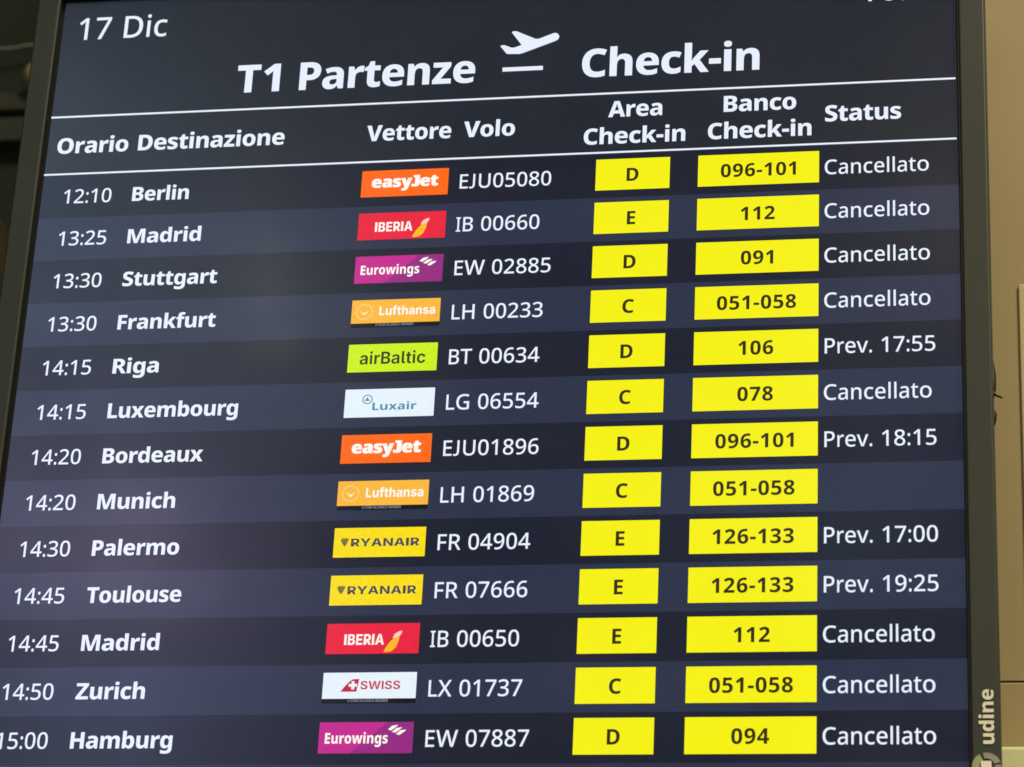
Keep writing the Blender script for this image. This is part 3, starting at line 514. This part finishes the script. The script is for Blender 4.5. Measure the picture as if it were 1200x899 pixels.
tag(pp.build('conduit', 'pipe', None, (-2, 1.23, Z0 + 0.87)), 'thin pale conduit running across the dark wall at top left', 'conduit')
ft = Solid(); ft.ball((-1.000, 1.225, Z0 + 0.826), 0.024, 0.85, 1.0, 0.95)
tag(ft.build('pipe_fitting', 'sand', None, (-0.998, 1.25, Z0 + 0.82), 0.002), 'small sand coloured fitting half hidden behind the left edge of the board', 'fitting')
kb = Solid(); kb.box(-1.20, -1.011, 1.15, 1.25, Z0 + 0.45, Z0 + 0.612)
tag(kb.build('junction_box', 'brown', None, (-1.1, 1.2, Z0 + 0.45), 0.01), 'brown box on the dark wall by the left edge of the board', 'box')
lm = Solid(); lm.ball((-1.017, 1.13, Z0 + 0.5605), 0.0085)
tag(lm.build('lamp', 'bulb', None, (-1.017, 1.13, Z0 + 0.56)), 'tiny lit lamp on the brown box at the left photo edge', 'lamp')

# ------------------------------------------------------------------ the departures board
UL, UR, VT, VB = -13.99, 5.255, -4.32, 29.8
bx = ((UL + UR) / 2 * S, 0.03, Z0 - 30.4 * S)
board = thing('departures_board', 'large dark airport departures screen listing thirteen flights in a grey metal frame', 'departures board', bx)
def X(u): return u * S
def Z(v): return Z0 - v * S

fr = Solid(); fr.ring((X(-14.58), X(5.84), Z(30.4), Z(-4.92)), (X(-14.07), X(5.305), Z(29.86), Z(-4.37)), -0.006, 0.062)
frame = fr.build('frame', 'frame', board, (X(-4.37), 0, Z(30.4)), 0.0016)
rim = Solid(); rim.ring((X(-14.065), X(5.30), Z(29.855), Z(-4.365)), (X(UL), X(UR), Z(VB), Z(VT)), -0.0005, 0.012)
rim.ring((X(-14.068), X(5.303), Z(29.858), Z(-4.368)), (X(-14.045), X(5.28), Z(29.835), Z(-4.345)), -0.0054, 0.0)
rim.build('rim', 'rim', board, (X(-4.37), 0, Z(29.86)))
hs = Solid(); hs.box(X(-14.0), X(5.26), 0.012, 0.060, Z(29.82), Z(-4.34)); hs.build('housing', 'rim', board, (X(-4.37), 0.03, Z(29.8)))
for u in (-3.2, 3.0):
    arm = Solid(); arm.box(X(u) - 0.03, X(u) + 0.03, 0.060, 0.2505, Z(10.5), Z(4.5)); arm.build('wall_bracket', 'rim', board, (X(u), 0.1, Z(10.5)))
sc = Flat(); sc.rect(UL - 14 + 14, UR, -VB, -VT, 'dark', -0.004)
sc.v = [(x, y, z) for x, y, z in sc.v]
sc.build('screen', board, (0, 0))

# maker's lettering on the right side of the frame
mk = Flat()
word = letters('udine', 'bold', 0.365, track=-20)
xs = [p[0] for g in word for c in g for p in c]; kx = 1.0 / (max(xs) - min(xs)); x0 = min(xs)
mk.text([[[(-p[1], (p[0] - x0) * kx * 1.05) for p in c] for c in g] for g in word], 'logo_white', 0.0066)
tag(mk.build('maker_lettering', frame, (5.725, 12.715)), 'cream lettering reading upwards on the frame')
mm = Flat()
def arc(r0, r1, a0, a1, n=14):
    o = [(r1 * math.cos(math.radians(a0 + (a1-a0)*i/n)), r1 * math.sin(math.radians(a0 + (a1-a0)*i/n))) for i in range(n + 1)]
    i_ = [(r0 * math.cos(math.radians(a1 + (a0-a1)*i/n)), r0 * math.sin(math.radians(a1 + (a0-a1)*i/n))) for i in range(n + 1)]
    return o + i_
mm.fill([arc(0.13, 0.262, 118, 242)], 'logo_olive', 0.0066)
mm.fill([arc(0.15, 0.262, 18, 104)], 'logo_grey', 0.0066)
mm.fill([arc(0.15, 0.262, -100, 8)], 'logo_grey', 0.0066)
mm.rect(-0.10, 0.09, -0.12, 0.10, 'logo_white', 0.0069)
mm.build('maker_emblem', frame, (5.575, 13.14))

BAND, TXT, BOX, MARK = 0.0006, 0.0012, 0.0010, 0.0014
def words(name, parent, s, font, em, u, v, **kw):
    """one line of text; u = pen or left ink when width is given, v = baseline"""
    f = Flat()
    for i, line in enumerate(s if isinstance(s, list) else [s]):
        k = dict(kw)
        if font == 'bold' and 'track' not in k: k['track'] = -26
        if 'widths' in k: k['width'] = k.pop('widths')[i]
        f.text(letters(line, font, em[i] if isinstance(em, list) else em, 0, -i * k.pop('lead', 0.63), **k), 'white', TXT)
    return f.build(name, parent, (u, v))

# title band
hd = Flat(); hd.rect(UL, UR, 1.443, -VT, 'head', BAND)
title = hd.build('title_band', board, (0, 0))
words('date_text', title, '17 Dic', 'regular', 0.765, -13.61, -3.355, width=1.985)
words('clock_text', title, '16:03', 'regular', 0.765, 3.33, -3.375, width=1.70)
ti = Flat()                                               # the two words of the title stand well apart
ti.text(letters('T1', 'bold', 0.945, 0, 0, width=0.94), 'white', TXT)
ti.text(letters('Partenze', 'bold', 0.945, 1.372, 0, width=3.80, track=-28), 'white', TXT)
ti.build('title_text', title, (-9.935, -1.853))
words('title_text', title, 'Check-in', 'bold', 0.945, -2.491, -1.855, width=3.714, track=-28)
ic = Flat()
IC = [(-4.021,-3.027),(-4.008,-3.048),(-3.981,-3.057),(-3.916,-3.05),(-3.5,-2.841),(-3.427,-2.846),(-3.124,-2.966),(-3.075,-2.967),(-3.043,-2.95),(-3.012,-2.915),(-3.005,-2.885),
      (-3.005,-2.85),(-3.021,-2.815),(-3.05,-2.787),(-3.1,-2.764),(-3.785,-2.504),(-3.849,-2.495),(-4.085,-2.507),(-4.108,-2.513),(-4.124,-2.531),(-4.249,-2.696),(-4.245,-2.712),
      (-4.226,-2.722),(-4.169,-2.728),(-4.011,-2.655),(-3.946,-2.657),(-3.798,-2.709)]
ic.fill([[(u + 3.63, -(v + 2.5)) for u, v in IC]], 'white', TXT)
ic.rect(-4.18 + 3.63, -3.32 + 3.63, -(-2.081 + 2.5), -(-2.179 + 2.5), 'white', TXT)
ic.build('takeoff_icon', title, (-3.63, -2.5))
r1 = Flat(); r1.rect(UL + 0.0, 5.225, -0.022, 0.022, 'white', TXT); r1.build('rule_line', title, (0, -1.443))

# column headings
hb = Flat(); hb.rect(UL, UR, 0.0, 1.443, 'head', BAND)
heads = hb.build('heading_band', board, (0, 0))
HB = 0.525
words('heading_text', heads, 'Orario', 'bold', HB, -13.77, -0.545, width=1.575)
words('heading_text', heads, 'Destinazione', 'bold', HB, -11.975, -0.55, width=3.20)
words('heading_text', heads, 'Vettore', 'bold', HB, -7.0, -0.54, width=1.805)
words('heading_text', heads, 'Volo', 'bold', HB, -4.93, -0.54, width=1.085)
words('heading_text', heads, ['Area', 'Check-in'], 'bold', HB, -1.335, -0.875, centre=0.0, widths=[1.125, 2.11])
words('heading_text', heads, ['Banco', 'Check-in'], 'bold', HB, 1.245, -0.885, centre=0.0, widths=[1.49, 2.12])
words('heading_text', heads, 'Status', 'bold', HB, 2.58, -0.56, width=1.54)
r2 = Flat(); r2.rect(UL, 5.225, -0.021, 0.021, 'white', TXT); r2.build('rule_line', heads, (0, -0.045))

# airline tiles, in fractions of the tile (x right, y up)
TW, TH = 1.84, 0.62
def tile(kind):
    f = Flat()
    P = lambda pts: [(x * TW, y * TH) for x, y in pts]
    def rect(m, y0=0.0, y1=1.0): f.rect(0, TW, y0 * TH, y1 * TH, m, BOX)
    def put(s, font, x0, x1, base, cap, m, capu=0.714, dd=0.0, **k):
        f.text(letters(s, font, cap * TH / capu, x0 * TW, base * TH, width=(x1 - x0) * TW, **k), m, MARK + dd)
    def shape(pts, m, d=MARK): f.fill([P(pts)], m, d)
    def ringp(cx, cy, r, t, m):
        a = [(cx * TW + r * TH * math.cos(i * math.pi / 12), cy * TH + r * TH * math.sin(i * math.pi / 12)) for i in range(24)]
        b = [(cx * TW + (r - t) * TH * math.cos(i * math.pi / 12), cy * TH + (r - t) * TH * math.sin(i * math.pi / 12)) for i in range(24)]
        f.fill([a, b], m, MARK)
    def alliance():
        f.rect(0, TW, 0, 0.15 * TH, 'black', BOX)
        f.text(letters('A STAR ALLIANCE MEMBER', 'regular', 0.095 * TH / 0.714, 0.28 * TW, 0.035 * TH, width=0.43 * TW), 'grey', MARK)
    if kind == 'orange':
        rect('orange')
        for k in (-1, 0, 1): put('easyJet', 'black', 0.125 + 0.006 * k, 0.88 + 0.006 * k, 0.34, 0.43, 'cream', dd=0.00004 * k)
    elif kind == 'red':
        rect('red'); put('IBERIA', 'grotesk', 0.195, 0.625, 0.29, 0.35, 'cream', 0.727)
        shape([(0.625,0.055),(0.665,0.28),(0.705,0.43),(0.75,0.53),(0.79,0.56),(0.782,0.40),(0.755,0.20),(0.715,0.075),(0.665,0.04)], 'flame')
        shape([(0.715,0.50),(0.735,0.64),(0.775,0.72),(0.815,0.745),(0.805,0.62),(0.775,0.545),(0.745,0.50)], 'pink')
    elif kind == 'magenta':
        shape([(0,0),(0.34,0),(0.72,1),(0,1)], 'magenta', BOX); shape([(0.34,0),(1,0),(1,1),(0.72,1)], 'purple', BOX)
        put('Eurowings', 'bold', 0.068, 0.735, 0.31, 0.34, 'cream')
        for k in range(3):
            ox, oy = 0.045 * k, -0.075 * k
            shape([(0.730+ox,0.755+oy),(0.775+ox,0.875+oy),(0.835+ox,0.90+oy),(0.82+ox,0.845+oy),(0.765+ox,0.725+oy)], 'cream')
    elif kind == 'amber':
        f.rect(0, TW, 0.15 * TH, TH, 'amber', BOX); alliance()
        put('Lufthansa', 'grotesk', 0.315, 0.945, 0.42, 0.33, 'cream', 0.727)
        ringp(0.145, 0.565, 0.29, 0.045, 'amber2')
        shape([(0.085,0.60),(0.12,0.585),(0.145,0.52),(0.165,0.57),(0.205,0.615),(0.18,0.52),(0.155,0.45),(0.135,0.43),(0.115,0.51)], 'amber2')
        shape([(0.125,0.53),(0.145,0.50),(0.18,0.56),(0.165,0.49),(0.145,0.46),(0.132,0.475)], 'cream', MARK + 0.0002)
    elif kind == 'lime':
        rect('lime'); put('airBaltic', 'medium', 0.135, 0.87, 0.27, 0.44, 'green', 0.727)
    elif kind == 'ice':
        rect('ice'); put('Luxair', 'semibold', 0.315, 0.805, 0.24, 0.27, 'teal', 0.714)
        ringp(0.255, 0.63, 0.17, 0.035, 'teal')
        shape([(0.222,0.58),(0.262,0.73),(0.262,0.63),(0.29,0.60),(0.262,0.57)], 'teal')
    elif kind == 'gold':
        rect('gold'); put('RYANAIR', 'grotesk', 0.19, 0.935, 0.36, 0.27, 'slate', 0.727)
        shape([(0.075,0.60),(0.095,0.655),(0.125,0.64),(0.155,0.655),(0.165,0.60),(0.145,0.45),(0.12,0.35),(0.105,0.42),(0.085,0.50)], 'bronze')
        for q in ([(0.092,0.60),(0.10,0.60),(0.118,0.43),(0.113,0.42)], [(0.115,0.60),(0.122,0.60),(0.125,0.43),(0.119,0.43)], [(0.138,0.60),(0.146,0.60),(0.132,0.46),(0.127,0.45)]):
            shape(q, 'slate', MARK + 0.0002)
    elif kind == 'swiss':
        f.rect(0, TW, 0.15 * TH, TH, 'ice', BOX); alliance()
        put('SWISS', 'medium', 0.405, 0.83, 0.445, 0.27, 'crimson', 0.727)
        shape([(0.195,0.37),(0.225,0.50),(0.27,0.66),(0.315,0.775),(0.39,0.785),(0.365,0.37)], 'crimson')
        cx, cy, a, b = 0.325, 0.575, 0.045, 0.016
        f.fill([P([(cx-b,cy-3*a),(cx+b,cy-3*a),(cx+b,cy-b*3),(cx+a,cy-b*3),(cx+a,cy+b*3),(cx+b,cy+b*3),(cx+b,cy+3*a),(cx-b,cy+3*a),(cx-b,cy+b*3),(cx-a,cy+b*3),(cx-a,cy-b*3),(cx-b,cy-b*3)])], 'ice', MARK + 0.0002)
    return f
TILE_LABEL = {'orange': 'orange airline tile with chunky cream lettering', 'red': 'red airline tile with a yellow flame mark', 'magenta': 'magenta airline tile with white lettering and wing mark',
              'amber': 'amber airline tile over a black strip', 'lime': 'lime green airline tile with dark lettering', 'ice': 'pale blue airline tile with teal lettering',
              'gold': 'yellow airline tile with slate lettering and harp mark', 'swiss': 'white airline tile with red lettering and tail mark'}

def yellow_box(name, parent, u0, u1, r, s):
    f = Flat(); w = u1 - u0
    f.rect(0, w, 0, 0.72, 'yellow', BOX)
    f.text(letters(s, 'semibold', 0.425, 0, 0.19, centre=w / 2, track=16, squeeze=0.97), 'ink', MARK)
    f.build(name, parent, (u0, r + 0.834))

FLIGHTS = [('12:10', 'Berlin', 1.235, 'orange', 'EJU05080', 'D', '096-101', 'Cancellato'),
           ('13:25', 'Madrid', 1.59, 'red', 'IB 00660', 'E', '112', 'Cancellato'),
           ('13:30', 'Stuttgart', 2.03, 'magenta', 'EW 02885', 'D', '091', 'Cancellato'),
           ('13:30', 'Frankfurt', 2.09, 'amber', 'LH 00233', 'C', '051-058', 'Cancellato'),
           ('14:15', 'Riga', 0.98, 'lime', 'BT 00634', 'D', '106', 'Prev. 17:55'),
           ('14:15', 'Luxembourg', 2.74, 'ice', 'LG 06554', 'C', '078', 'Cancellato'),
           ('14:20', 'Bordeaux', 2.10, 'orange', 'EJU01896', 'D', '096-101', 'Prev. 18:15'),
           ('14:20', 'Munich', 1.62, 'amber', 'LH 01869', 'C', '051-058', ''),
           ('14:30', 'Palermo', 1.80, 'gold', 'FR 04904', 'E', '126-133', 'Prev. 17:00'),
           ('14:45', 'Toulouse', 1.94, 'gold', 'FR 07666', 'E', '126-133', 'Prev. 19:25'),
           ('14:45', 'Madrid', 1.59, 'red', 'IB 00650', 'E', '112', 'Cancellato'),
           ('14:50', 'Zurich', 1.40, 'swiss', 'LX 01737', 'C', '051-058', 'Cancellato'),
           ('15:00', 'Hamburg', 2.05, 'magenta', 'EW 07887', 'D', '094', 'Cancellato')]
EM = 0.465
for r, (tm, dest, dw, kind, num, zone, desks, status) in enumerate(FLIGHTS):
    b = Flat(); b.rect(UL, UR, -1.0, 0.0, 'light' if r % 2 else 'dark', BAND)
    row = b.build('flight_row', board, (0, r))
    words('departure_time', row, tm, 'regular', EM, -13.525, r + 0.665)
    words('destination_text', row, dest, 'bold', EM, -11.98, r + 0.665, width=dw)
    t = tile(kind).build('airline_tile', row, (-7.032, r + 0.787)); tag(t, TILE_LABEL[kind])
    words('flight_number', row, num, 'regular', EM, -4.985, r + 0.668)
    yellow_box('area_box', row, -2.108, -0.580, r, zone)
    yellow_box('counter_box', row, 0.0, 2.463, r, desks)
    if status: words('status_text', row, status, 'regular', EM, 2.55, r + 0.663)
for r in range(len(FLIGHTS), 29, 2):                     # empty bands further down the screen
    b = Flat(); b.rect(UL, UR, -1.0, 0.0, 'light', BAND); b.build('empty_row', board, (0, r))

# ------------------------------------------------------------------ cable squeezed out beside the frame
cb = Solid()
cb.tube([(0.196, 0.040, Z0-0.128), (0.2035, 0.036, Z0-0.146), (0.2065, 0.032, Z0-0.163), (0.2078, 0.030, Z0-0.173), (0.2075, 0.030, Z0-0.184), (0.2055, 0.031, Z0-0.192),
         (0.2050, 0.031, Z0-0.197), (0.2078, 0.030, Z0-0.203), (0.2072, 0.030, Z0-0.208), (0.2020, 0.034, Z0-0.216), (0.196, 0.042, Z0-0.226)], 0.0029)
cable = tag(cb.build('cable', 'rubber', None, (0.205, 0.03, Z0-0.19)), 'black cable bulging out from behind the right edge of the frame', 'cable')
ct = Solid(); ct.tube([(0.2045, 0.0285, Z0-0.1860), (0.2085, 0.0275, Z0-0.1872), (0.2110, 0.0275, Z0-0.1893), (0.2145, 0.0275, Z0-0.1912)], [0.0017, 0.0013, 0.0010, 0.0006], 8)
ct.build('tie_tail', 'rubber', cable, (0.207, 0.028, Z0-0.187))
